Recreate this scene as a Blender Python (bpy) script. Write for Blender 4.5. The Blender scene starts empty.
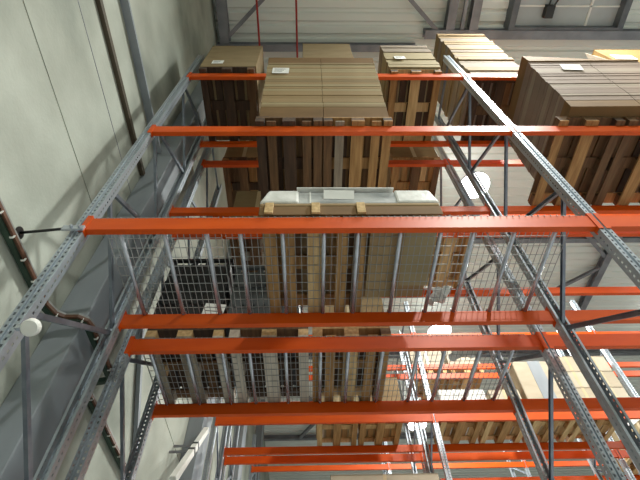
import bpy, math, random
from mathutils import Vector, Matrix

# ------------------------------------------------------------------ camera, world, exposure
S = bpy.context.scene
COL = S.collection
random.seed(11)
PITCH, YAW, ROLL, FPX = 0.934174, 0.0377982, -0.0368170, 455.22
cam_d = bpy.data.cameras.new('camera')
cam_d.sensor_width = 36.0
cam_d.lens = FPX * 36.0 / 640.0
cam_d.clip_end = 200
cam = bpy.data.objects.new('camera', cam_d)
COL.objects.link(cam)
_f = Vector((math.sin(YAW) * math.cos(PITCH), math.cos(YAW) * math.cos(PITCH), math.sin(PITCH)))
_r0 = Vector((math.cos(YAW), -math.sin(YAW), 0))
_u0 = _r0.cross(_f)
_r = _r0 * math.cos(ROLL) + _u0 * math.sin(ROLL)
_u = _u0 * math.cos(ROLL) - _r0 * math.sin(ROLL)
_m = Matrix((( _r.x, _u.x, -_f.x, 0), (_r.y, _u.y, -_f.y, 0), (_r.z, _u.z, -_f.z, 1.6), (0, 0, 0, 1)))
cam.matrix_world = _m
S.camera = cam

w = bpy.data.worlds.new('world')
S.world = w
w.use_nodes = True
w.node_tree.nodes['Background'].inputs[0].default_value = (0.5, 0.55, 0.6, 1)
w.node_tree.nodes['Background'].inputs[1].default_value = 0.05
S.view_settings.view_transform = 'Standard'
S.view_settings.look = 'None'
S.view_settings.gamma = 1
S.view_settings.use_curve_mapping = False
S.view_settings.exposure = 0.0
S.cycles.max_bounces = 8
S.cycles.diffuse_bounces = 5
S.cycles.sample_clamp_indirect = 6.0
LAMP_W = 670.0
ROOF_FILL_W = 9.0
LAMP_SPREAD = 150

# ------------------------------------------------------------------ helpers
def lin(c):
    c = c / 255.0
    return c / 12.92 if c <= 0.04045 else ((c + 0.055) / 1.055) ** 2.4

def rgb(r, g, b): return (lin(r), lin(g), lin(b), 1)

MATS = {}
def mat(name, c1, c2=None, rough=0.6, metal=0.0, scale=(4, 4, 4), detail=6, bump=0.0, bscale=None, spec=0.5, lo=0.35, hi=0.65, c3=None, coord='Object'):
    m = bpy.data.materials.new(name)
    m.use_nodes = True
    nt = m.node_tree
    b = nt.nodes['Principled BSDF']
    b.inputs['Roughness'].default_value = rough
    b.inputs['Metallic'].default_value = metal
    b.inputs['Specular IOR Level'].default_value = spec
    tc = nt.nodes.new('ShaderNodeTexCoord')
    mp = nt.nodes.new('ShaderNodeMapping')
    mp.inputs['Scale'].default_value = scale
    nt.links.new(tc.outputs[coord], mp.inputs[0])
    nz = nt.nodes.new('ShaderNodeTexNoise')
    nz.inputs['Scale'].default_value = 1.0
    nz.inputs['Detail'].default_value = detail
    nt.links.new(mp.outputs[0], nz.inputs['Vector'])
    rp = nt.nodes.new('ShaderNodeValToRGB')
    rp.color_ramp.elements[0].position = lo
    rp.color_ramp.elements[1].position = hi
    rp.color_ramp.elements[0].color = c1
    rp.color_ramp.elements[1].color = c2 or c1
    if c3:
        e = rp.color_ramp.elements.new((lo + hi) / 2); e.color = c3
    nt.links.new(nz.outputs['Fac'], rp.inputs[0])
    nt.links.new(rp.outputs[0], b.inputs['Base Color'])
    if bump:
        bp = nt.nodes.new('ShaderNodeBump')
        bp.inputs['Strength'].default_value = bump
        bp.inputs['Distance'].default_value = 0.01
        if bscale:
            n2 = nt.nodes.new('ShaderNodeTexNoise')
            n2.inputs['Scale'].default_value = bscale
            n2.inputs['Detail'].default_value = 5
            nt.links.new(tc.outputs[coord], n2.inputs['Vector'])
            nt.links.new(n2.outputs['Fac'], bp.inputs['Height'])
        else:
            nt.links.new(nz.outputs['Fac'], bp.inputs['Height'])
        nt.links.new(bp.outputs[0], b.inputs['Normal'])
    MATS[name] = m
    return m

def emit(name, col, s):
    m = bpy.data.materials.new(name); m.use_nodes = True
    b = m.node_tree.nodes['Principled BSDF']
    b.inputs['Base Color'].default_value = (0.9, 0.9, 0.9, 1)
    b.inputs['Emission Color'].default_value = col
    b.inputs['Emission Strength'].default_value = s
    MATS[name] = m
    return m

mat('concrete', rgb(136, 142, 132), rgb(186, 191, 180), 0.85, scale=(1.1, 0.7, 0.9), detail=8, bump=0.25, bscale=30, c3=rgb(166, 170, 159))
mat('column_paint', rgb(134, 141, 148), rgb(150, 157, 163), 0.6, scale=(2, 2, 0.6))
mat('floor', rgb(138, 140, 142), rgb(154, 156, 158), 0.5, scale=(1, 1, 1))
mat('sheet', rgb(220, 224, 218), rgb(228, 232, 226), 0.55, scale=(0.3, 0.6, 1), detail=3)
mat('steel', rgb(122, 124, 130), rgb(142, 144, 150), 0.5, metal=0.3, scale=(3, 3, 3))
mat('galv', rgb(164, 173, 181), rgb(180, 189, 197), 0.36, metal=0.55, scale=(9, 9, 2), detail=2)
mat('brace', rgb(118, 126, 138), rgb(138, 146, 156), 0.42, metal=0.6, scale=(10, 10, 10))
mat('orange', rgb(204, 76, 4), rgb(216, 86, 8), 0.42, scale=(2, 8, 8), detail=3, spec=0.35)
mat('zinc', rgb(186, 193, 202), rgb(202, 208, 216), 0.24, metal=0.65, scale=(20, 20, 20))
mat('wire', rgb(146, 148, 146), rgb(164, 166, 164), 0.6, metal=0.3, scale=(20, 20, 20))
for i, (a, b) in enumerate([((82, 58, 36), (118, 88, 56)), ((136, 100, 56), (182, 142, 90)), ((176, 142, 92), (216, 186, 136)), ((120, 108, 92), (158, 146, 126)), ((52, 38, 28), (84, 62, 44)), ((176, 166, 150), (206, 198, 182))]):
    mat('wood%d' % i, rgb(*a), rgb(*b), 0.8, scale=(28, 2.2, 28), detail=6, bump=0.2, lo=0.3, hi=0.7)
for i, (a, b) in enumerate([((146, 122, 86), (160, 136, 98)), ((154, 138, 104), (166, 150, 114)), ((134, 114, 80), (146, 126, 92)), ((176, 164, 142), (188, 176, 154)), ((112, 84, 48), (126, 96, 58)), ((126, 108, 94), (140, 120, 104)), ((140, 126, 110), (152, 136, 118))]):
    mat('card%d' % i, rgb(*a), rgb(*b), 0.85, scale=(2, 2, 6), detail=4)
mat('carton_yellow', rgb(150, 118, 62), rgb(164, 130, 72), 0.8, scale=(2, 2, 2))
mat('carton_light', rgb(182, 172, 152), rgb(196, 186, 166), 0.8, scale=(2, 2, 2))
mat('film', rgb(214, 214, 208), rgb(238, 238, 234), 0.3, scale=(7, 7, 7), detail=8, bump=0.6, bscale=14)
mat('greyfilm', rgb(150, 154, 156), rgb(196, 198, 196), 0.3, scale=(3, 3, 10), detail=6, bump=0.5, bscale=14)
mat('paper', rgb(236, 236, 232), rgb(246, 246, 242), 0.7)
mat('ink', rgb(60, 60, 62), rgb(80, 80, 82), 0.7)
mat('tape', rgb(196, 178, 140), rgb(206, 188, 150), 0.35)
mat('black_plastic', rgb(24, 24, 26), rgb(36, 36, 38), 0.45)
mat('grey_plastic', rgb(62, 66, 68), rgb(82, 86, 88), 0.5)
mat('black_paint', rgb(22, 22, 22), rgb(34, 34, 34), 0.4)
mat('brown_paint', rgb(66, 58, 44), rgb(82, 72, 56), 0.6)
mat('red_pipe', rgb(150, 34, 28), rgb(172, 44, 36), 0.4)
mat('green_tray', rgb(34, 54, 44), rgb(52, 74, 60), 0.5, scale=(6, 6, 6))
mat('rust_cable', rgb(92, 62, 46), rgb(112, 78, 60), 0.55, scale=(10, 10, 10))
mat('white_cable', rgb(120, 124, 122), rgb(150, 152, 150), 0.5)
mat('white_plastic', rgb(222, 222, 216), rgb(236, 236, 230), 0.45)
mat('glaze', rgb(160, 165, 166), rgb(178, 183, 184), 0.35, scale=(1, 1, 1))
mat('dark_frame', rgb(88, 92, 98), rgb(104, 108, 114), 0.5)
mat('lamp_body', rgb(170, 172, 174), rgb(190, 192, 194), 0.4, metal=0.5)
emit('lamp_glow', (1, 0.98, 0.95, 1), 14)

class MB:
    def __init__(s): s.v = []; s.f = []
    def add(s, vs, fs):
        o = len(s.v); s.v += [tuple(v) for v in vs]; s.f += [tuple(i + o for i in f) for f in fs]; return s
    def box(s, x0, x1, y0, y1, z0, z1):
        return s.add([(x0, y0, z0), (x1, y0, z0), (x1, y1, z0), (x0, y1, z0), (x0, y0, z1), (x1, y0, z1), (x1, y1, z1), (x0, y1, z1)],
                     [(0, 3, 2, 1), (4, 5, 6, 7), (0, 1, 5, 4), (1, 2, 6, 5), (2, 3, 7, 6), (3, 0, 4, 7)])
    def prism(s, prof, p0, p1, u, v):
        # closed profile [(a,b)] in axes u,v swept from p0 to p1
        p0, p1, u, v = Vector(p0), Vector(p1), Vector(u), Vector(v)
        n = len(prof)
        vs = [p0 + u * a + v * b for a, b in prof] + [p1 + u * a + v * b for a, b in prof]
        fs = [(i, (i + 1) % n, (i + 1) % n + n, i + n) for i in range(n)]
        fs += [tuple(range(n))[::-1], tuple(range(n, 2 * n))]
        return s.add(vs, fs)
    def bar(s, p0, p1, w, h, up=(0, 0, 1)):
        d = (Vector(p1) - Vector(p0)).normalized(); up = Vector(up)
        a = d.cross(up).normalized(); b = a.cross(d)
        return s.prism([(-w / 2, -h / 2), (w / 2, -h / 2), (w / 2, h / 2), (-w / 2, h / 2)], p0, p1, a, b)
    def chan(s, p0, p1, w, h, t, up):
        # C channel, web towards +b
        d = (Vector(p1) - Vector(p0)).normalized(); up = Vector(up)
        a = d.cross(up).normalized(); b = a.cross(d)
        return s.prism([(-w / 2, -h / 2), (-w / 2 + t, -h / 2), (-w / 2 + t, h / 2 - t), (w / 2 - t, h / 2 - t), (w / 2 - t, -h / 2), (w / 2, -h / 2), (w / 2, h / 2), (-w / 2, h / 2)], p0, p1, a, b)
    def tube(s, pts, r, n=8):
        pts = [Vector(p) for p in pts]
        vs, fs = [], []
        for i, p in enumerate(pts):
            d = (pts[min(i + 1, len(pts) - 1)] - pts[max(i - 1, 0)]).normalized()
            a = d.cross(Vector((0, 0, 1)))
            if a.length < 1e-3: a = d.cross(Vector((0, 1, 0)))
            a.normalize(); b = a.cross(d)
            for k in range(n):
                t = 2 * math.pi * k / n
                vs.append(p + a * (r * math.cos(t)) + b * (r * math.sin(t)))
        for i in range(len(pts) - 1):
            for k in range(n):
                fs.append((i * n + k, i * n + (k + 1) % n, (i + 1) * n + (k + 1) % n, (i + 1) * n + k))
        fs += [tuple(range(n))[::-1], tuple(range((len(pts) - 1) * n, len(pts) * n))]
        return s.add(vs, fs)
    def lathe(s, prof, c, axis=(0, 0, 1), n=24):
        ax = Vector(axis).normalized(); a = ax.orthogonal().normalized(); b = ax.cross(a); c = Vector(c)
        vs, fs = [], []
        for r, h in prof:
            for k in range(n):
                t = 2 * math.pi * k / n
                vs.append(c + ax * h + a * (r * math.cos(t)) + b * (r * math.sin(t)))
        for i in range(len(prof) - 1):
            for k in range(n):
                fs.append((i * n + k, i * n + (k + 1) % n, (i + 1) * n + (k + 1) % n, (i + 1) * n + k))
        fs += [tuple(range(n))[::-1], tuple(range((len(prof) - 1) * n, len(prof) * n))]
        return s.add(vs, fs)
    def mesh(s, name, m, smooth=False):
        me = bpy.data.meshes.new(name)
        me.from_pydata(s.v, [], s.f)
        me.materials.append(MATS[m] if isinstance(m, str) else m)
        me.validate()
        if smooth:
            for p in me.polygons: p.use_smooth = True
        me.update()
        return me
    def obj(s, name, m, parent=None, smooth=False, bevel=0.0, loc=None):
        return link(name, s.mesh(name, m, smooth), parent, bevel, loc)

def link(name, me, parent=None, bevel=0.0, loc=None):
    o = bpy.data.objects.new(name, me)
    COL.objects.link(o)
    if parent is not None: o.parent = parent
    if loc is not None: o.location = loc
    if bevel:
        b = o.modifiers.new('bevel', 'BEVEL'); b.width = bevel; b.segments = 2; b.limit_method = 'ANGLE'
    return o

def tag(o, label, cat, group=None, kind='thing'):
    o['label'] = label; o['category'] = cat; o['kind'] = kind
    if group: o['group'] = group
    return o

def thing(name, label, cat, loc=(0, 0, 0), group=None):
    o = bpy.data.objects.new(name, None)
    o.empty_display_size = 0.1
    COL.objects.link(o); o.location = loc
    return tag(o, label, cat, group)

def struct(name, mb, m, label=None, parent=None, bevel=0.0):
    o = mb.obj(name, m, parent, bevel=bevel)
    if parent is None:
        o['kind'] = 'structure'; o['category'] = name.split('_')[0]
        if label: o['label'] = label
    return o

def copy_tree(src, loc, label=None, group=None):
    r = src.copy(); COL.objects.link(r); r.location = loc
    if label: r['label'] = label
    if group: r['group'] = group
    for ch in src.children:
        c = ch.copy(); COL.objects.link(c); c.parent = r
        for g in ch.children:
            d = g.copy(); COL.objects.link(d); d.parent = c
    return r

ORD = ['first', 'second', 'third', 'fourth', 'fifth', 'sixth', 'seventh', 'eighth', 'ninth', 'tenth', 'eleventh', 'twelfth',
       'thirteenth', 'fourteenth', 'fifteenth', 'sixteenth', 'seventeenth', 'eighteenth', 'nineteenth', 'twentieth', 'twenty-first',
       'twenty-second', 'twenty-third', 'twenty-fourth', 'twenty-fifth']

# ------------------------------------------------------------------ room shell
WX, CZ = -2.2, 13.4
X1, Y0, Y1 = 22.0, -8.0, 30.0
struct('floor', MB().box(WX - 0.3, X1, Y0, Y1, -0.2, 0.0), 'floor', 'smooth grey concrete warehouse floor')
# left wall of precast concrete panels with open horizontal joints
wl = MB()
zs = [0.0, 2.75, 5.57, CZ + 0.3]
for i in range(3):
    wl.box(WX - 0.25, WX, Y0, Y1, zs[i] + 0.009, zs[i + 1] - 0.009)
wl.box(WX - 0.27, WX - 0.03, Y0, Y1, 0, CZ + 0.3)
struct('wall_left', wl, 'concrete', 'pale grey precast concrete side wall beside the racks with horizontal joints')
jt = MB()
jt.box(WX - 0.01, WX + 0.003, Y0, Y1, 6.50, 6.512)
struct('trim_1', jt, 'steel', 'thin horizontal joint line on the concrete wall')
struct('wall_right', MB().box(X1, X1 + 0.3, Y0, Y1, 0, CZ + 0.3), 'concrete', 'far side wall of the warehouse')
struct('wall_back', MB().box(WX - 0.3, X1 + 0.3, Y1, Y1 + 0.3, 0, CZ + 0.3), 'concrete', 'end wall of the warehouse behind the racks')
struct('wall_front', MB().box(WX - 0.3, X1 + 0.3, Y0 - 0.3, Y0, 0, CZ + 0.3), 'concrete', 'end wall of the warehouse behind the viewer')
# corrugated roof sheet
cm = MB(); P = 0.28; prof = []
y = Y0
while y < Y1:
    prof += [(y, 0), (y + 0.15, 0), (y + 0.185, 0.045), (y + 0.245, 0.045)]
    y += P
prof += [(y, 0)]
n = len(prof)
vs = [(WX - 0.3, a, CZ + b) for a, b in prof] + [(X1, a, CZ + b) for a, b in prof]
cm.add(vs, [(i, i + 1, n + i + 1, n + i) for i in range(n - 1)])
cm.box(WX - 0.3, X1, Y0, Y1, CZ + 0.1, CZ + 0.25)
struct('ceiling', cm, 'sheet', 'pale corrugated metal roof deck over the racks')

# painted steel columns standing against the wall
for i, yc in enumerate([2.88, 7.5, 12.15, 16.8]):
    struct('column_%d' % (i + 1), MB().box(WX, -1.93, yc, yc + 0.62, 0, CZ - 0.32), 'column_paint',
           '%s wide grey column standing against the concrete wall' % ['nearest', 'second', 'third', 'farthest'][i], bevel=0.01)

# roof steel (I sections)
def ibeam(mb, p0, p1, w=0.2, h=0.24, t=0.02):
    prof = [(-w / 2, -h / 2), (w / 2, -h / 2), (w / 2, -h / 2 + t), (t / 2, -h / 2 + t), (t / 2, h / 2 - t), (w / 2, h / 2 - t), (w / 2, h / 2), (-w / 2, h / 2), (-w / 2, h / 2 - t), (-t / 2, h / 2 - t), (-t / 2, -h / 2 + t), (-w / 2, -h / 2 + t)]
    d = (Vector(p1) - Vector(p0)).normalized(); a = d.cross(Vector((0, 0, 1))).normalized()
    return mb.prism(prof, p0, p1, a, a.cross(d))
nb = 2
def roof(p0, p1, label, w=0.2, h=0.24):
    global nb
    struct('trim_%d' % nb, ibeam(MB(), p0, p1, w, h), 'steel', label); nb += 1
zr = 13.2
roof((-1.98, Y0, zr), (-1.98, 2.68, zr), 'grey steel roof beam running along the top of the concrete wall', 0.22)
roof((WX, 2.78, zr), (2.6, 2.78, zr), 'grey steel cross beam under the roof behind the cartons', 0.16)
roof((2.75, 2.47, zr), (X1, 2.47, zr), 'grey steel cross beam under the roof below the roof vent', 0.2)
roof((3.33, Y0, zr), (3.33, 2.36, zr), 'first of two grey roof beams running side by side', 0.2)
roof((3.88, Y0, zr), (3.88, 2.36, zr), 'second of two grey roof beams, the one nearer the vent', 0.2)
roof((3.62, 1.2, 13.15), (3.62, 2.36, 13.15), 'thin grey strut between the two roof beams', 0.08, 0.08)
roof((1.9, 1.35, 13.15), (3.16, 2.5, 13.15), 'diagonal roof brace meeting the pair of roof beams', 0.09, 0.06)
roof((-0.9, 1.63, 13.15), (-1.88, 2.53, 13.15), 'diagonal roof brace by the concrete wall', 0.09, 0.06)
roof((9.85, 7.6, zr), (9.75, 16.5, zr), 'grey roof beam seen through the empty shelf', 0.22)
roof((8.8, 8.4, 13.15), (9.75, 9.3, 13.15), 'short diagonal roof brace seen through the empty shelf', 0.12, 0.08)
roof((9.75, 9.75, 13.15), (8.6, 10.7, 13.15), 'lower diagonal roof brace seen through the empty shelf', 0.12, 0.08)
roof((WX, 8.6, zr), (X1, 8.6, zr), 'steel cross beam under the roof over the far aisle', 0.16, 0.2)
roof((WX, 14.2, zr), (X1, 14.2, zr), 'steel cross beam under the roof over the third aisle', 0.16, 0.2)
roof((WX, 20.0, zr), (X1, 20.0, zr), 'steel cross beam under the roof near the end wall', 0.16, 0.2)
roof((-1.5, 14.3, 13.15), (1.6, 19.9, 13.15), 'long diagonal roof brace far behind the racks', 0.14, 0.1)
roof((2.6, 14.3, 13.15), (-0.5, 19.9, 13.15), 'crossing diagonal roof brace far behind the racks', 0.14, 0.1)

# roof vent
vent = MB()
vx0, vx1, vy0, vy1 = 4.85, 7.3, 0.4, 2.3
for b in ((vx0 - 0.14, vx0, vy0, vy1), (vx1, vx1 + 0.14, vy0, vy1)):
    vent.box(b[0], b[1], b[2], b[3], 13.08, CZ + 0.02)
vent.box(vx0 - 0.14, vx1 + 0.14, vy1, vy1 + 0.06, 13.08, CZ + 0.02)
vent.box(vx0 - 0.14, vx1 + 0.14, vy0 - 0.06, vy0, 13.08, CZ + 0.02)
wv = struct('window_1', vent, 'dark_frame', 'framed smoke vent window in the metal roof')
g = MB().box(vx0, vx1, vy0, vy1, CZ - 0.1, CZ - 0.08)
g.obj('window_pane', 'glaze', wv)
cb = MB()
for yy in (1.05, 1.5, 1.86): cb.box(vx0, vx1, yy, yy + 0.035, CZ - 0.13, CZ - 0.1)
for xx in (6.6,): cb.box(xx, xx + 0.05, vy0, vy1, CZ - 0.13, CZ - 0.1)
cb.obj('glazing_bar', 'white_plastic', wv)
va = thing('vent_actuator', 'dark actuator motor hanging inside the roof vent', 'actuator', (5.62, 2.0, CZ - 0.1))
MB().box(-0.1, 0.1, -0.16, 0.12, -0.16, 0.0).obj('motor_housing', 'black_paint', va, bevel=0.01)
MB().bar((0.06, -0.1, -0.1), (0.26, -0.42, -0.02), 0.03, 0.03).obj('push_arm', 'black_paint', va)
MB().bar((-0.04, -0.1, -0.1), (0.02, -0.46, -0.02), 0.03, 0.03).obj('push_arm', 'black_paint', va)

# ------------------------------------------------------------------ lamps
def lamp(x, y, label):
    t = thing('high_bay_lamp', label, 'lamp', (x, y, 12.0), 'high bay lamps over the aisles')
    MB().lathe([(0.05, 0.34), (0.09, 0.32), (0.1, 0.2), (0.4, 0.08), (0.415, 0.02), (0.4, 0.02), (0.39, 0.06), (0.05, 0.1)], (0, 0, 0)).obj('housing', 'lamp_body', t, smooth=True)
    MB().lathe([(0.395, 0.03), (0.395, 0.045)], (0, 0, 0)).obj('diffuser', 'lamp_glow', t)  # disc made oversized to stand in for the glare around the lamp
    MB().tube([(0, 0, 0.33), (0, 0, CZ - 12.025)], 0.012, 6).obj('suspension_rod', 'lamp_body', t)
    ld = bpy.data.lights.new('high_bay_light', 'AREA')
    ld.shape = 'DISK'; ld.size = 0.78; ld.energy = LAMP_W; ld.spread = math.radians(LAMP_SPREAD); ld.color = (0.985, 1, 0.94)
    lo = bpy.data.objects.new('high_bay_light', ld); COL.objects.link(lo); lo.parent = t
    lo.location = (0, 0, 0.015)
    ud = bpy.data.lights.new('roof_fill_light', 'AREA')  # added fill, aimed upward to brighten the roof sheet
    ud.shape = 'DISK'; ud.size = 0.2; ud.energy = ROOF_FILL_W; ud.color = (0.975, 1, 0.96)
    uo = bpy.data.objects.new('roof_fill_light', ud); COL.objects.link(uo); uo.parent = t
    uo.location = (0, 0, 0.36); uo.rotation_euler = (math.pi, 0, 0)
    return t
LX = 4.36
for (x, y, l) in [(LX, 0.33, 'round high bay lamp over the aisle in front of the nearest rack'),
                  (LX, -5.3, 'added unseen fill lamp over the aisle behind the viewer'),  # added lamp, kept to fill load fronts and pallet undersides
                  (LX, 5.95, 'glaring round lamp seen just beside the dark rear upright'),
                  (LX, 11.57, 'glaring round lamp seen above the red beam of the second rack'),
                  (LX, 17.2, 'round high bay lamp over the aisle behind the far racks'),
                  (13.0, 0.33, 'added unseen lamp farther along the nearest aisle'),  # this second row is added out of view for more illumination
                  (13.0, 5.95, 'added unseen lamp farther along the second aisle'),
                  (13.0, 11.57, 'added unseen lamp farther along the third aisle')]:
    lamp(x, y, l)

# ------------------------------------------------------------------ pallet racking
XP = [-1.806, 2.245, 6.296, 10.347]     # left faces of the upright posts
PW = 0.09
BAY = XP[1] - XP[0] - PW
DEP = 1.1
LV = [4.472, 6.319, 8.29]               # undersides of the load beams
BH = 0.15
RY = [2.008, 3.414, 7.65, 9.056, 13.3]  # front faces of the racks
RN = ['nearest rack', 'second rack', 'third rack', 'fourth rack', 'farthest rack']
HT = 9.46

def post_mesh():
    m = MB()
    pth = [(0.02, PW, 0), (0.0, PW, 0), (0, 0.055, 1), (0, 0.04, 0), (0, 0, 0), (0.012, 0, 1), (0.026, 0, 0), (0.033, 0, 0), (0.036, 0.015, 0), (0.054, 0.015, 0), (0.057, 0, 0), (0.064, 0, 1), (0.078, 0, 0), (PW, 0, 0), (PW, 0.04, 1), (PW, 0.055, 0), (PW, PW, 0), (PW - 0.02, PW, 0)]
    for i in range(len(pth) - 1):
        (x0, y0, h), (x1, y1, _) = pth[i], pth[i + 1]
        if not h:
            m.add([(x0, y0, 0), (x1, y1, 0), (x1, y1, HT), (x0, y0, HT)], [(0, 1, 2, 3)])
        else:
            z = 0.0; k = 0
            while z < HT - 0.02:
                a = min(z + 0.028, HT)
                m.add([(x0, y0, z), (x1, y1, z), (x1, y1, a), (x0, y0, a)], [(0, 1, 2, 3)])
                z += 0.05
    return m.mesh('post', 'galv')
POST = post_mesh()
def brace_meshes():
    out = []
    zf = [0.65, 2.15, 3.65, 5.15, 6.62, 8.1]
    zb = [1.4, 2.9, 4.4, 5.88, 7.35, 8.85]
    ya, yb = 0.06, DEP - 0.06
    seq = []
    for i in range(6):
        seq.append(((0.045, ya, zf[i]), (0.045, yb, zb[i] - 0.03)))
        if i < 5: seq.append(((0.045, yb, zb[i] + 0.03), (0.045, ya, zf[i + 1] - 0.04)))
    seq.append(((0.045, ya, 0.2), (0.045, yb, 0.2)))
    seq.append(((0.045, ya, 9.3), (0.045, yb, 9.3)))
    for a, b in seq:
        out.append(MB().chan(a, b, 0.04, 0.028, 0.0035, (1, 0, 0)).mesh('brace', 'brace'))
    return out
BRACES = brace_meshes()
BASE = MB().box(-0.02, PW + 0.02, -0.02, PW + 0.02, 0, 0.008).mesh('base_plate', 'galv')

def frame(x, y, label, flip=False):
    t = thing('upright_frame', label, 'rack frame', (x, y, 0), 'upright frames of the racks')
    a = link('post', POST, t); b = link('post', POST, t)
    b.scale = (1, -1, 1); b.location = (0, DEP, 0)
    for o in (a, b):
        sm = o.modifiers.new('gauge', 'SOLIDIFY'); sm.thickness = 0.0022; sm.offset = 0
    for me in BRACES:
        br = link('brace', me, t)
        if flip: br.scale = (1, -1, 1); br.location = (0, DEP, 0)
    c = link('base_plate', BASE, t); d = link('base_plate', BASE, t); d.scale = (1, -1, 1); d.location = (0, DEP, 0)
    return t
PN = ['beside the concrete wall', 'between the first and second bays', 'at the far end of the second bay', 'at the far end of the third bay']
for ri, ry in enumerate(RY):
    for pi in range(4 if ri >= 2 else 3):
        frame(XP[pi], ry, 'galvanized perforated upright frame of the %s %s' % (RN[ri], PN[pi]), ri in (1, 3))

# load beams: stepped box profile with hook-on end connectors
def beam_proto(front, L):
    s = 1 if front else -1
    m = MB()
    pr = [(0, 0), (0.05, 0), (0.05, BH - 0.03), (0.03, BH - 0.03), (0.03, BH), (0, BH)]
    m.prism([(a * s, b) for a, b in pr], (0.0048, 0, 0), (L - 0.0048, 0, 0), (0, 1, 0), (0, 0, 1))
    me = m.mesh('rack_beam', 'orange')
    ends = []
    for e in (0, 1):
        c = MB()
        x = 0 if e == 0 else L
        d = 1 if e == 0 else -1
        xa, xb = sorted((x + 0.0018 * d, x + 0.0048 * d))
        ya, yb = sorted((-0.004 * s, 0.055 * s))
        c.box(xa, xb, ya, yb, -0.03, BH + 0.03)
        xa, xb = sorted((x + 0.0048 * d, x - 0.036 * d))
        ya, yb = sorted((-0.0075 * s, -0.0035 * s))
        c.box(xa, xb, ya, yb, -0.03, BH + 0.03)
        ends.append(c.mesh('end_connector', 'orange'))
    return me, ends
BM = {True: beam_proto(True, BAY), False: beam_proto(False, BAY)}
LN = ['lowest visible', 'middle', 'top']
BN = ['first bay from the wall', 'second bay from the wall', 'third bay from the wall']
def beam(ri, li, bi, front):
    x = XP[bi] + PW; y = RY[ri] if front else RY[ri] + DEP
    me, ends = BM[front]
    o = link('rack_beam', me); o.location = (x, y, LV[li])
    tag(o, 'orange beam, %s edge of %s shelf of %s, %s' % ('front' if front else 'rear', LN[li], RN[ri], BN[bi]), 'shelf beam', 'orange load beams of the racks')
    for e in ends: link('end_connector', e, o)
for ri in range(5):
    for li in range(3):
        if ri > 2 and li == 0: continue
        if ri == 4 and li == 1: continue
        for bi in range(3 if ri >= 2 else 2):
            for fr in (True, False):
                if ri == 4 and not fr: continue
                if ri == 2 and li == 0 and bi >= 1: continue
                beam(ri, li, bi, fr)

# wire mesh decks with three support tubes each
DW = 0.92
def deck_proto():
    m = MB(); r = 0.0022
    k = 0
    nx = 19
    for i in range(nx):
        x = -DW / 2 + DW * i / (nx - 1)
        m.bar((x, -0.006, 0), (x, DEP + 0.006, 0), 2 * r, 2 * r)
        m.bar((x, -0.006, 0.002), (x, -0.006, -0.014), 2 * r, 2 * r, (0, 1, 0))
        m.bar((x, DEP + 0.006, 0.002), (x, DEP + 0.006, -0.014), 2 * r, 2 * r, (0, 1, 0))
    for j in range(12):
        y = 0.005 + (DEP - 0.01) * j / 11
        m.bar((-DW / 2, y, 0.004), (DW / 2, y, 0.004), 2 * r, 2 * r)
    return m.mesh('wire_mesh_deck', 'wire')
DECK = deck_proto()
TUBE = MB().tube([(0, 0.052, 0), (0, DEP - 0.052, 0)], 0.019, 12).mesh('support_tube', 'zinc', True)
HOOK = MB().box(-0.02, 0.02, 0.012, 0.06, 0.0205, 0.0235).box(-0.02, 0.02, DEP - 0.06, DEP - 0.012, 0.0205, 0.0235).mesh('hook_plate', 'zinc')
for ri, sh in ((0, 0.0), (1, 0.0)):
    tubes = [[-1.525, -1.17, -0.836], [-0.56, -0.22, 0.116], [0.393, 0.74, 1.07], [1.34, 1.677, 2.015]] if ri == 0 else \
            [[-1.588, -1.23, -0.88], [-0.61, -0.25, 0.10], [0.38, 0.724, 1.08], [1.355, 1.715, 2.05]]
    for k, tx in enumerate(tubes):
        cx = -1.18 + 0.955 * k - (0.03 if ri else 0)
        o = link('wire_mesh_deck', DECK); o.location = (cx, RY[ri], LV[0] + BH + 0.005)
        tag(o, '%s wire mesh deck panel from the wall on the %s' % (ORD[k], RN[ri]), 'mesh deck', 'wire mesh decks')
        for x in tx:
            tb = link('support_tube', TUBE, o, loc=(x - cx, 0, -0.024))
            link('hook_plate', HOOK, tb)

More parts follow.
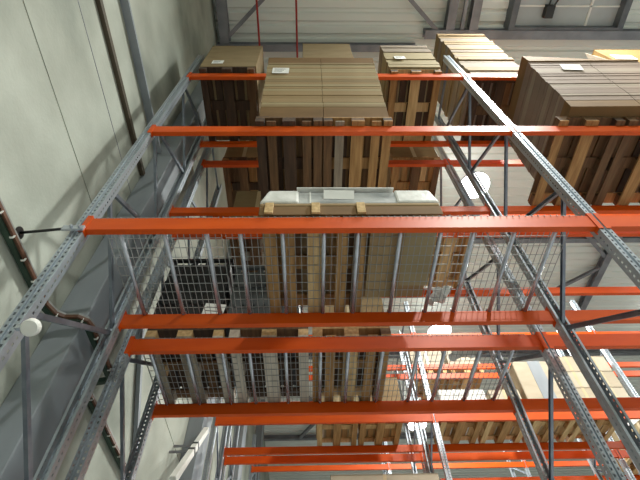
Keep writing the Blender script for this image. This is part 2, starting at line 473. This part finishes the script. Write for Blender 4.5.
# ------------------------------------------------------------------ pallets and loads
PZ = BH          # pallets stand on the beams
def pallet(x0, x1, y0, z, label, woods, ln=1.15, group='wooden pallets on the racks', yaw=0.0, run=None, nrun=3, blk=None):
    rnd = random.Random(int((x0 + 9) * 1000) + int(z * 77) + int(y0 * 31))
    W = x1 - x0
    t = thing('pallet', label, 'pallet', ((x0 + x1) / 2, y0 + ln / 2, z), group)
    t.rotation_euler = (0, 0, yaw)
    h = ln / 2
    def wd(): return 'wood%d' % rnd.choice(woods)
    bw, cw = 0.1, 0.145
    cxs = [-W / 2 + bw / 2, 0, W / 2 - bw / 2]
    def rd(): return 'wood%d' % rnd.choice(run or woods)
    for c, b in zip(cxs, (bw, cw, bw)):
        MB().box(c - b / 2, c + b / 2, -h, h, 0, 0.022).obj('runner_board', rd(), t)
        for yc in (-h + 0.0725, 0, h - 0.0725):
            MB().box(c - b / 2, c + b / 2, yc - 0.0725, yc + 0.0725, 0.0222, 0.1).obj('block', 'wood%d' % rnd.choice(blk or woods), t)
    for yc in (-h + 0.0725, 0, h - 0.0725):
        MB().box(-W / 2, W / 2, yc - 0.0725, yc + 0.0725, 0.1002, 0.122).obj('stringer_board', wd() if blk else rd(), t)
    if nrun == 5:
        for c in (-W / 4 - 0.012, W / 4 + 0.012):
            MB().box(c - 0.05, c + 0.05, -h + 0.004, h - 0.006, 0, 0.021).obj('runner_board', rd(), t)
    ws = [0.145, 0.1, 0.145, 0.1, 0.145]
    gap = (W - sum(ws)) / 4
    x = -W / 2
    for b in ws:
        MB().box(x, x + b, -h + rnd.uniform(0, 0.01), h - rnd.uniform(0, 0.01), 0.1222, 0.144).obj('deck_board', wd(), t)
        x += b + gap
    return t

def paper(parent, x, y, z, w=0.21, h=0.15, rot=0.0, tilt=0.0, name='paper_label'):
    # white A5 sheet on a face that looks towards -y, in parent space
    o = MB().box(-w / 2, w / 2, -0.002, 0.0, -h / 2, h / 2).obj(name, 'paper', parent)
    o.location = (x, y, z); o.rotation_euler = (tilt, rot, 0)
    o['label'] = 'white paper label'
    p = MB()
    for k in range(3): p.box(-w * 0.38, w * (0.3 - 0.1 * k), -0.0035, -0.0021, h * (0.25 - 0.22 * k), h * (0.29 - 0.22 * k))
    p.obj('print_line', 'ink', o)
    return o

def stack(label, group, x0, x1, y0, y1, z0, hs, lean, cards, jit=0.005, seam=None, shrink=0.0, yaw=0.0, cyaw=(0, 0), ends=False, top='topmost'):
    """flattened cartons, each its own object; lean = total creep of the upper sheets towards -y"""
    rnd = random.Random(int(x0 * 100) + int(z0 * 10))
    z = z0; H = sum(hs); out = []
    for i, h in enumerate(hs):
        f = (z - z0) / H
        jx, jy = rnd.uniform(-jit, jit), rnd.uniform(-jit, jit)
        a, b = x0 + shrink * f + jx, x1 - shrink * f + jx
        c, d = y0 - lean * f + jy, y1 - lean * f + jy
        m = MB()
        sl = lean * h / H      # every bundle slumps forward as far as the next one
        def slb(xa, xb, ya, yb, za, zb):
            m.prism([(ya, za), (yb, za), (yb - sl, zb), (ya - sl, zb)], (xa, 0, 0), (xb, 0, 0), (0, 1, 0), (0, 0, 1))
        if seam is None: slb(a, b, c, d, 0, h - 0.0015)
        else:
            sx = seam + jx
            slb(a, sx - 0.003, c, d, 0, h - 0.0015); slb(sx + 0.003, b, c, d, 0, h - 0.0015); slb(sx - 0.003, sx + 0.003, c + 0.006, d - 0.006, 0.001, h - 0.003)
        o = m.obj('flattened_carton', 'card%d' % (4 if ends and (i == 0 or (i == len(hs) - 1 and top == 'topmost')) else rnd.choice(cards)), None, bevel=0.003)
        o.location = (0, 0, z)
        if yaw:
            R = Matrix.Translation((cyaw[0], cyaw[1], 0)) @ Matrix.Rotation(yaw, 4, 'Z') @ Matrix.Translation((-cyaw[0], -cyaw[1], z))
            o.matrix_world = R
        nm = top if i == len(hs) - 1 else ('bottom' if i == 0 else ORD[i] + ' from bottom')
        tag(o, 'flattened brown carton, %s, %s' % (nm, label), 'cardboard', group)
        out.append((o, a, b, c, d, h))
        z += h
    return out

def carton(x0, x1, y0, y1, z0, z1, label, m='card1', group=None, tape=True, yaw=0.0):
    cx, cy = (x0 + x1) / 2, (y0 + y1) / 2
    W, D, H = (x1 - x0) / 2, (y1 - y0) / 2, z1 - z0
    t = thing('carton_box', label, 'carton', (cx, cy, z0), group)
    t.rotation_euler = (0, 0, yaw)
    MB().box(-W, W, -D, D, 0, H).obj('box_body', m, t, bevel=0.008)
    f = MB()
    f.box(-W - 0.004, -0.006, -D - 0.004, D + 0.004, H, H + 0.006).box(0.006, W + 0.004, -D - 0.004, D + 0.004, H, H + 0.006)
    f.obj('lid_flap', m, t)
    if tape:
        MB().box(-0.03, 0.03, -D - 0.0015, -D - 0.0001, 0.02, H).obj('tape_strip', 'tape', t)
    return t

Z1, Z2, Z3 = LV[0] + BH + 0.013, LV[1] + BH + 0.001, LV[2] + BH + 0.001
PH = 0.146

# --- nearest rack, middle shelf: two pallets under one wide leaning stack of flattened cartons
pallet(-0.60, 0.15, 1.95, Z2, 'dark wooden pallet under the wall side half of the leaning carton stack', [4, 4, 0], run=[4, 0, 4], nrun=5)
pallet(0.165, 0.94, 1.95, Z2, 'lighter wooden pallet with bright boards beside the dark one on the middle shelf', [4, 0, 4], run=[1, 1, 0, 3], nrun=5)
hs = [0.24] + [0.058] * 21 + [0.17]
k = (8.24 - (Z2 + PH)) / sum(hs); hs = [h * k for h in hs]
st = stack('in the leaning stack above the middle shelf', 'flattened cartons in the leaning stack', -0.57, 0.915, 1.965, 2.98, Z2 + PH + 0.002, hs, 0.235, [0, 1, 0, 2], seam=0.165, shrink=0.015, ends=True)
o, a, b, c, d, h = st[17]
paper(o, -0.37, c - 0.022, 0.0, 0.22, 0.16, 0.03, 0.14)

# --- nearest rack, middle shelf, second bay: large stack with its dark side towards the middle
pallet(2.84, 3.59, 1.95, Z2, 'wooden pallet next to the upright under the second bay carton stack', [0, 4, 0], run=[1, 1, 0])
pallet(3.64, 4.39, 1.95, Z2, 'wooden pallet farther along under the second bay carton stack', [0, 4, 0], run=[1, 0, 1])
hs = [0.17] + [0.062] * 20
k = (8.0 - (Z2 + PH)) / sum(hs); hs = [h * k for h in hs]
st = stack('in the big stack beyond the upright', 'flattened cartons in the second bay stack', 3.0, 4.53, 1.83, 2.97, Z2 + PH + 0.002, hs, 0.11, [5, 6, 5], seam=3.83, jit=0.006, yaw=-0.008, cyaw=(3.6, 2.4), ends=True, top='second from top')
o, a, b, c, d, h = st[-1]
wm = MB()
pr = [(a + 0.01, 0), (b, 0), (b, 0.03), (a + 1.1, 0.05), (a + 0.01, 0.245)]
wm.prism(pr, (0, c - 0.02, 0), (0, d - 0.1, 0), (1, 0, 0), (0, 0, 1))
wo = wm.obj('flattened_carton', 'card4', None, bevel=0.003)
wo.matrix_world = o.matrix_world.copy() @ Matrix.Translation((0, 0, h))
tag(wo, 'topmost brown carton with its end folded up on the big stack beyond the upright', 'cardboard', 'flattened cartons in the second bay stack')
o, a, b, c, d, h = st[17]
paper(o, 3.5, c - 0.024, 0.0, 0.26, 0.17, 0.1, 0.12)

# --- nearest rack, top shelf
pallet(-1.60, -0.80, 1.95, Z3, 'dark wooden pallet beside the wall on the top shelf', [4, 4, 0])
cb_ = carton(-1.62, -0.78, 1.95, 2.98, Z3 + PH, 9.78, 'tall brown carton beside the wall on the top shelf', 'card2', 'tall cartons on the top shelf', False)
paper(cb_, -0.18, -0.518, 0.22, 0.17, 0.16, 0.0)
pallet(-0.08, 0.70, 1.98, Z3, 'wooden pallet on the top shelf hidden behind the leaning stack', [4, 0])
carton(-0.10, 0.72, 1.98, 3.0, Z3 + PH, 10.08, 'brown carton whose upper edge shows above the leaning carton stack', 'card2', 'tall cartons on the top shelf', False)
pallet(1.22, 1.97, 1.98, Z3, 'wooden pallet with pale runners on the top shelf wall side of upright', [4, 4, 0], run=[1, 1, 2])
st = stack('in the top shelf stack before the upright', 'flattened cartons on the top shelf', 1.2, 1.98, 1.95, 3.0, Z3 + PH + 0.002, [0.115] * 9, 0.05, [1, 6, 1], jit=0.008)
o, a, b, c, d, h = st[3]
paper(o, 1.42, c - 0.012, 0.03, 0.17, 0.15, -0.05)
pallet(2.5, 3.3, 2.03, Z3, 'dark wooden pallet just beyond the upright on the top shelf', [4, 4, 0])
stack('in the tall top shelf stack beyond the upright', 'flattened cartons on the top shelf beyond the upright', 2.45, 3.36, 2.05, 3.05, Z3 + PH + 0.002, [0.12, 0.1, 0.13, 0.11, 0.12, 0.1, 0.12, 0.13, 0.1, 0.12, 0.11, 0.12, 0.1, 0.13, 0.11, 0.12, 0.12, 0.12, 0.11, 0.12], 0.06, [6, 6, 0], jit=0.014)
pallet(4.86, 5.66, 1.95, Z3, 'wooden pallet under the open yellowish carton on the top shelf', [1, 2])
yc = carton(4.84, 5.9, 1.95, 2.95, Z3 + PH, 9.62, 'yellowish carton with a raised flap at the edge of the picture', 'carton_yellow', None, False)
o = MB().box(-0.003, 0.003, -0.02, 0.5, 0, 0.62).obj('side_flap', 'carton_light', yc); o.location = (-0.545, -0.46, 0.5); o.rotation_euler = (0, -0.12, -0.75)
paper(yc, -0.3, -0.505, 0.55, 0.34, 0.24, 0.1)

# --- nearest rack, lowest visible shelf: low film wrapped load
pallet(-0.37, 0.47, 2.035, Z1, 'pale wooden pallet on the mesh deck under the film wrapped load', [0, 1, 0], 1.06, run=[1, 2, 1], nrun=5)
wl_ = thing('wrapped_load', 'low load of boards wrapped in white film on the mesh deck', 'wrapped load', (0.33, 2.54, Z1 + PH))
def slab(x0, x1, y0, y1, z0, z1, m, nm, bev=0.012): return MB().box(x0, x1, y0, y1, z0, z1).obj(nm, m, wl_, bevel=bev)
slab(-0.74, 0.75, -0.54, 0.5, 0.0, 0.045, 'card0', 'base_sheet')
slab(-0.70, 0.69, -0.53, 0.5, 0.051, 0.235, 'greyfilm', 'board_bundle')
for e0, e1 in ((-0.75, -0.42), (0.40, 0.76)):
    pr = [(e0, 0.05), (e1, 0.05), (e1 - (0.05 if e1 > 0 else 0), 0.25), (e0 + (0.07 if e0 < 0 else 0), 0.25)]
    MB().prism(pr, (0, -0.545, 0), (0, 0.505, 0), (1, 0, 0), (0, 0, 1)).obj('film_wrap', 'film', wl_, bevel=0.02)
fl = MB().box(-0.42, 0.42, -0.03, 0.12, -0.005, 0.005).obj('top_flap', 'film', wl_); fl.location = (-0.02, -0.53, 0.262); fl.rotation_euler = (0.1, 0.01, 0)
pl_ = MB().box(-0.13, 0.13, -0.002, 0, -0.05, 0.05).obj('paper_label', 'paper', wl_); pl_.location = (-0.08, -0.55, 0.16); pl_.rotation_euler = (0.3, 0.05, 0.0)
MB().box(-0.74, 0.75, -0.536, -0.528, -0.125, -0.0005).obj('front_skirt', 'card4', wl_, bevel=0.003)
for xc in (-0.66, -0.28, 0.09):
    MB().box(xc - 0.035, xc + 0.035, -0.556, -0.537, -0.12, 0.03).obj('cleat', 'wood2', wl_, bevel=0.003)
MB().box(-0.33, -0.318, -0.536, -0.5305, 0.05, 0.235).obj('strap', 'white_plastic', wl_)
oc = thing('carton_sheet', 'brown cardboard sheets overhanging the pallet above the mesh deck', 'cardboard', (0.8, 2.5, Z1 + 0.002))
MB().box(-0.30, 0.0, -0.42, 0.4, 0.0, 0.04).obj('lower_sheet', 'card0', oc, bevel=0.004)
MB().box(-0.05, 0.27, -0.40, 0.3, 0.042, 0.075).obj('upper_sheet', 'card1', oc, bevel=0.004)

# crumpled film scrap
def scrap(c, s, label, m='film'):
    rnd = random.Random(3); mb = MB(); nn = 7
    vs = []; fs = []
    for i in range(nn):
        for j in range(nn):
            vs.append((c[0] + s[0] * (i / (nn - 1) - 0.5) + rnd.uniform(-1, 1) * s[0] * 0.06, c[1] + s[1] * (j / (nn - 1) - 0.5) + rnd.uniform(-1, 1) * s[1] * 0.06, c[2] + rnd.uniform(0, s[2])))
    for i in range(nn - 1):
        for j in range(nn - 1): fs.append((i * nn + j, (i + 1) * nn + j, (i + 1) * nn + j + 1, i * nn + j + 1))
    mb.add(vs, fs)
    o = mb.obj('plastic_film_scrap', m)
    sm = o.modifiers.new('gauge', 'SOLIDIFY'); sm.thickness = 0.003
    tag(o, label, 'plastic film')
scrap((1.2, 2.92, Z1 + 0.003), (0.16, 0.22, 0.06), 'crumpled white film scrap lying on the mesh deck past the brown sheets')

# --- second rack, lowest visible shelf
pallet(-1.62, -0.86, 3.42, Z1, 'grey pallet with lamplit-toned blocks on mesh beside the wall under the black crate', [4, 0, 4], 1.12, run=[5, 5, 3], blk=[2, 5])  # pale blocks put the far lamp's light on the rear into wood colour
pallet(-0.80, -0.02, 3.42, Z1, 'grey pallet with lamplit-toned blocks on mesh under the dark grey crate', [4, 4, 0], 1.12, run=[5, 3, 5], blk=[2, 5])  # block tone lightened here too, as lamp light from behind
pallet(0.02, 0.80, 3.42, Z1, 'tan pallet on mesh of the second rack, farthest of three from wall', [0, 1, 4], 1.12, run=[1, 2, 1], nrun=5)
def crate(x0, x1, y0, y1, z0, z1, m, label):
    cx, cy = (x0 + x1) / 2, (y0 + y1) / 2; W, D, H = (x1 - x0) / 2, (y1 - y0) / 2, z1 - z0
    t = thing('plastic_crate', label, 'crate', (cx, cy, z0))
    b = MB()
    b.box(-W, W, -D, D, 0, 0.03)
    for s in (-1, 1):
        a0, a1 = sorted((s * D, s * (D - 0.025))); b.box(-W, W, a0, a1, 0.03, H - 0.09)
        a0, a1 = sorted((s * W, s * (W - 0.025))); b.box(a0, a1, -D + 0.025, D - 0.025, 0.03, H - 0.09)
    b.obj('crate_wall', m, t, bevel=0.006)
    r = MB(); nr = 7
    for i in range(nr):
        x = -W + 0.04 + (2 * W - 0.08) * i / (nr - 1)
        r.box(x - 0.012, x + 0.012, -D - 0.014, -D - 0.0005, 0.02, H - 0.1)
    for zz in (0.3, 0.62): r.box(-W, W, -D - 0.014, -D - 0.0005, H * zz, H * zz + 0.03)
    r.obj('rib_lattice', m, t)
    rim = MB()
    for s in (-1, 1):
        a0, a1 = sorted((s * (D + 0.02), s * (D - 0.025))); rim.box(-W - 0.02, W + 0.02, a0, a1, H - 0.035, H)
        a0, a1 = sorted((s * (W + 0.02), s * (W - 0.025))); rim.box(a0, a1, -D + 0.025, D - 0.025, H - 0.035, H)
        for xx in (-W, -W * 0.3, W * 0.3 - 0.06, W - 0.06):
            a0, a1 = sorted((s * D, s * (D - 0.025))); rim.box(xx, xx + 0.06, a0, a1, H - 0.09, H - 0.035)
    rim.obj('rim', m, t, bevel=0.004)
    return t
bc = crate(-1.63, -0.93, 3.44, 4.4, Z1 + PH, 5.87, 'black_plastic', 'black plastic crate with open rim standing on a pallet beside the wall')
crate(-0.86, -0.12, 3.44, 4.4, Z1 + PH, 5.73, 'grey_plastic', 'dark grey plastic crate standing next to the black one')
paper(bc, 0.27, -0.5, 0.2, 0.22, 0.24, 0.12)
carton(0.05, 0.78, 3.45, 4.45, Z1 + PH, 5.3, 'low brown carton on the tan pallet of the second rack', 'card0')
scrap((1.62, 3.72, Z1 + 0.003), (0.3, 0.3, 0.1), 'crumpled white film scrap on the mesh deck of the second rack')

# --- second rack, middle shelf
pallet(-1.06, -0.42, 3.45, Z2, 'brown pallet on the middle shelf of the second rack toward the wall', [0, 1, 0, 5], 1.0)
carton(-1.08, -0.4, 3.45, 4.4, Z2 + PH, 7.5, 'brown carton on the middle shelf of the second rack toward the wall', 'card2')
pallet(1.55, 2.2, 3.45, Z2, 'tan pallet on the middle shelf of the second rack beside the upright', [1, 2, 2], 1.08)
carton(1.53, 2.22, 3.45, 4.5, Z2 + PH, 6.8, 'brown carton on the middle shelf of the second rack beside the upright', 'card0')
# --- second rack, top shelf
for i, (x0, x1, wd, l) in enumerate([(-1.44, -0.78, [0, 1, 4], 'toward the wall'), (-0.6, 0.2, [4, 0], 'second from the wall'), (0.4, 1.2, [4, 0], 'third from the wall'), (1.4, 2.2, [1, 0, 2], 'beside the upright'), ]):
    if i in (1, 2): continue
    pallet(x0, x1, 3.42, Z3, 'pallet on the top shelf of the second rack, ' + l, wd, 1.08)
    carton(x0, x1, 3.45, 4.45, Z3 + PH, 9.7 + 0.1 * i, 'brown carton on the top shelf of the second rack, ' + l, 'card%d' % (i % 3), 'cartons on the top shelf of the second rack')

# --- third rack across the aisle, middle shelf
for i, (x0, x1, wd, l) in enumerate([(0.12, 0.9, [1, 2, 5], 'nearest the wall'), (0.95, 1.75, [2, 1, 1], 'second from the wall'), (2.5, 3.3, [2, 2, 1], 'just beyond the upright'), (3.4, 4.2, [2, 1], 'second beyond the upright'), (4.3, 5.1, [2, 1, 2], 'under the wrapped pale load'), (5.2, 6.0, [1, 2], 'under the cardboard boxes')]):
    pallet(x0, x1, 7.67, Z2, 'pale pallet on the middle shelf of third rack, ' + l, wd, 1.1, 'pallets on the third rack')
carton(0.1, 0.92, 7.67, 8.7, Z2 + PH, 7.4, 'brown carton on the third rack pallet nearest the wall', 'card1')
carton(0.97, 1.74, 7.67, 8.7, Z2 + PH, 7.3, 'brown carton on the third rack pallet second from the wall', 'card0')
wx = thing('wrapped_load', 'low bright white wrapped load on third rack just beyond the upright', 'wrapped load', (2.95, 8.2, Z2 + PH))
MB().box(-0.46, 0.46, -0.53, 0.5, 0, 0.4).obj('film_wrap', 'film', wx, bevel=0.03)
sc_ = MB()
for k in range(5): sc_.bar((-0.2 + 0.05 * k, -0.534, 0.2), (-0.16 + 0.05 * k, -0.534, 0.3 - 0.03 * (k % 2)), 0.008, 0.004, (0, 1, 0))
sc_.obj('handwriting', 'ink', wx)
carton(3.5, 4.1, 7.7, 8.7, Z2 + PH, 7.0, 'small pale carton second beyond the upright on third rack', 'carton_light')
wg = thing('wrapped_load', 'tall pale load with a grey vertical band beside the block of cardboard boxes', 'wrapped load', (4.62, 8.2, Z2 + PH))
MB().box(-0.42, 0.42, -0.52, 0.5, 0, 1.05).obj('load_body', 'card3', wg, bevel=0.02)
MB().box(-0.1, 0.16, -0.527, -0.521, 0, 1.05).obj('grey_band', 'column_paint', wg)
for r_ in range(3):
    for c_ in range(2):
        carton(5.1 + c_ * 0.56, 5.64 + c_ * 0.56, 7.66, 8.6, Z2 + PH + r_ * 0.385, Z2 + PH + r_ * 0.385 + 0.375,
               'cardboard box in the third rack block, %s layer, %s column from wrapped load' % (['bottom', 'middle', 'top'][r_], ORD[c_]), 'carton_light' if (r_ + c_) % 2 else 'card3', 'cardboard boxes on the third rack')
# fourth rack, middle shelf, third bay: carton half covered by film
pallet(6.75, 7.55, 9.08, Z2, 'pallet on the middle shelf of the fourth rack in the third bay', [1, 2], 1.08)
fc = carton(6.75, 7.55, 9.1, 10.0, Z2 + PH, 7.75, 'brown carton half draped in white film beyond the block of cardboard boxes', 'card1')
MB().prism([(-0.415, 0.25), (0.1, 0.55), (0.3, 1.0), (0.2, 1.14), (-0.415, 1.14)], (0, -0.462, 0), (0, -0.452, 0), (1, 0, 0), (0, 0, 1)).obj('film_drape', 'film', fc)
# third rack, lower shelf: beige load whose top shows
pallet(0.35, 1.1, 7.67, LV[0] + BH + 0.001, 'pallet on the low shelf of the third rack under the beige carton', [1, 2], 1.1)
pallet(1.3, 2.1, 7.67, LV[0] + BH + 0.001, 'pallet on the low shelf of the third rack beside the upright', [1, 2], 1.1)
carton(0.32, 2.12, 7.65, 8.7, LV[0] + BH + PH + 0.002, 5.36, 'long beige carton on the low shelf of the third rack', 'card3')
# --- fourth rack, top shelf
for i, (x0, x1, l) in enumerate([(2.5, 3.3, 'just beyond the upright'), (3.4, 4.2, 'farther along')]):
    pallet(x0, x1, 9.08, Z3, 'pale pallet on the top shelf of the fourth rack, ' + l, [2, 1, 2], 1.08)
    carton(x0, x1, 9.1, 10.1, Z3 + PH, 9.25, 'pale carton on the top shelf of the fourth rack, ' + l, 'carton_light')

# ------------------------------------------------------------------ services on the wall and roof
o = MB().box(WX + 0.001, WX + 0.1, Y0 + 0.1, 2.86, 7.58, 7.62).obj('wall_rail', 'column_paint')
tag(o, 'flat grey steel rail running along the concrete wall, upper of the two', 'wall rail')
o = MB().box(WX + 0.001, WX + 0.05, Y0 + 0.1, 2.86, 6.9, 6.97).obj('wall_rail', 'brown_paint')
tag(o, 'dark brown rail running along the concrete wall below the grey one', 'wall rail')

def pipe(x, label):
    t = thing('sprinkler_pipe', label, 'pipe', (x, 0, 12.55), 'red sprinkler pipes')
    MB().tube([(0, Y0 + 0.2, 0), (0, 14, 0)], 0.022, 10).obj('pipe_run', 'red_pipe', t, smooth=True)
    for yy in (-2.0, 1.0, 4.0, 7.0, 10.0):
        MB().lathe([(0.023, -0.04), (0.034, -0.035), (0.034, 0.035), (0.023, 0.04)], (0, yy, 0), (0, 1, 0), 12).obj('coupling', 'red_pipe', t)
        MB().tube([(0, yy + 0.3, 0.02), (0, yy + 0.3, CZ - 12.55)], 0.006, 6).obj('hanger_rod', 'steel', t)
pipe(-1.11, 'thin red sprinkler pipe under the roof nearer the concrete wall')
pipe(-0.26, 'thin red sprinkler pipe under the roof farther from the concrete wall')

# cable tray that follows the wall and goes round the first column
ct = thing('cable_tray', 'dark green cable tray with rust red cable running round the grey column', 'cable tray', (0, 0, 4.3))
path = [(WX + 0.05, -3.0), (WX + 0.05, 2.62), (WX + 0.09, 2.74), (WX + 0.16, 2.79), (-1.93, 2.79), (-1.875, 2.83), (-1.86, 2.9), (-1.86, 3.55), (-1.9, 3.62), (WX + 0.12, 3.66), (WX + 0.05, 3.74), (WX + 0.05, 7.4)]
def ribbon(path, off, hw, z0, z1, m, nm):
    mb = MB(); vs = []; fs = []
    for i, p in enumerate(path):
        a = Vector(path[max(i - 1, 0)]); b = Vector(path[min(i + 1, len(path) - 1)])
        d = (b - a).normalized(); nrm = Vector((d.y, -d.x)); q = Vector(p) + nrm * off
        for (s, z) in ((-hw, z0), (hw, z0), (hw, z1), (-hw, z1)):
            vs.append((q.x + nrm.x * s, q.y + nrm.y * s, z))
    for i in range(len(path) - 1):
        for k in range(4): fs.append((i * 4 + k, i * 4 + (k + 1) % 4, (i + 1) * 4 + (k + 1) % 4, (i + 1) * 4 + k))
    fs += [(3, 2, 1, 0), tuple(range(len(vs) - 4, len(vs)))]
    return mb.add(vs, fs).obj(nm, m, ct)
ribbon(path, -0.012, 0.022, -0.03, 0.02, 'green_tray', 'tray_channel')
ribbon(path, 0.022, 0.010, -0.012, 0.016, 'rust_cable', 'cable')
ribbon(path, 0.020, 0.007, 0.018, 0.036, 'white_cable', 'cable')
L = 0.0; nxt = 0.1
for i in range(len(path) - 1):
    a, b = Vector(path[i]), Vector(path[i + 1]); seg = (b - a).length; d = (b - a).normalized(); nrm = Vector((d.y, -d.x))
    while nxt < L + seg:
        p = a + d * (nxt - L)
        if p.y > 0.6 or i > 0:
            q0 = p + nrm * 0.012; q1 = p + nrm * 0.037
            MB().bar((q0.x, q0.y, -0.035), (q1.x, q1.y, -0.035), 0.014, 0.005).bar((q1.x, q1.y, -0.038), (q1.x, q1.y, -0.01), 0.014, 0.005, (d.x, d.y, 0)).obj('cable_clip', 'white_plastic', ct)
        nxt += 0.21
    L += seg

# tie strut between wall and front upright
ts = thing('wall_tie', 'thin black tie rod joining the front upright to the concrete wall', 'tie rod', (0, 2.0, 4.45))
MB().tube([(WX + 0.005, 0.02, 0), (-1.80, -0.02, 0)], 0.011, 10).obj('tie_rod', 'black_paint', ts, smooth=True)
MB().lathe([(0.05, 0), (0.05, 0.008), (0.02, 0.012)], (WX + 0.002, 0.02, 0), (1, 0, 0), 16).obj('wall_plate', 'black_paint', ts)
cl = MB().box(-1.86, -1.70, -0.03, -0.012, -0.025, 0.025)
cl.lathe([(0.012, 0), (0.012, 0.02), (0.006, 0.024)], (-1.79, -0.03, 0), (0, -1, 0), 8).lathe([(0.012, 0), (0.012, 0.02), (0.006, 0.024)], (-1.73, -0.03, 0), (0, -1, 0), 8)
cl.obj('clamp', 'zinc', ts)

# white dome cap by the front upright
dc = thing('dome_sensor', 'round white domed sensor fixed at the front upright beside the wall', 'sensor', (-1.58, 1.95, 3.425))
MB().lathe([(0.046, 0.0), (0.051, 0.010), (0.049, 0.04), (0.042, 0.05), (0.016, 0.052)], (0, 0, 0), (0.2, -0.62, -0.75), 28).obj('dome', 'white_plastic', dc, smooth=False, bevel=0.0)
MB().bar((0, 0, 0), (-0.118, 0.038, 0.03), 0.03, 0.03).obj('mounting_bracket', 'zinc', dc)

# bars on the wall farther back
o = MB().bar((WX + 0.04, 4.35, 5.72), (WX + 0.04, 5.6, 4.44), 0.07, 0.05, (1, 0, 0)).obj('wall_brace', 'column_paint')
tag(o, 'blue-grey diagonal flat brace on the wall behind the second rack', 'wall brace')
wd = thing('cable_duct', 'white sloping cable duct with painted shadow bands on the wall by the third rack', 'cable duct', (0, 0, 0))
MB().bar((-1.85, 6.2, 4.62), (-1.85, 7.5, 6.12), 0.1, 0.09, (1, 0, 0)).obj('duct_body', 'white_plastic', wd, bevel=0.008)
for f_ in (0.5, 0.62):
    y_ = 6.2 + 1.3 * f_; z_ = 4.62 + 1.5 * f_
    MB().bar((-1.85, y_ - 0.02, z_ - 0.023), (-1.85, y_ + 0.02, z_ + 0.023), 0.11, 0.1, (1, 0, 0)).obj('duct_shadow_band', 'black_paint', wd)  # black bands stand for shadows of the rack frames on the duct
    MB().bar((WX + 0.002, y_, z_), (-1.896, y_, z_), 0.03, 0.03).obj('wall_bracket', 'steel', wd)
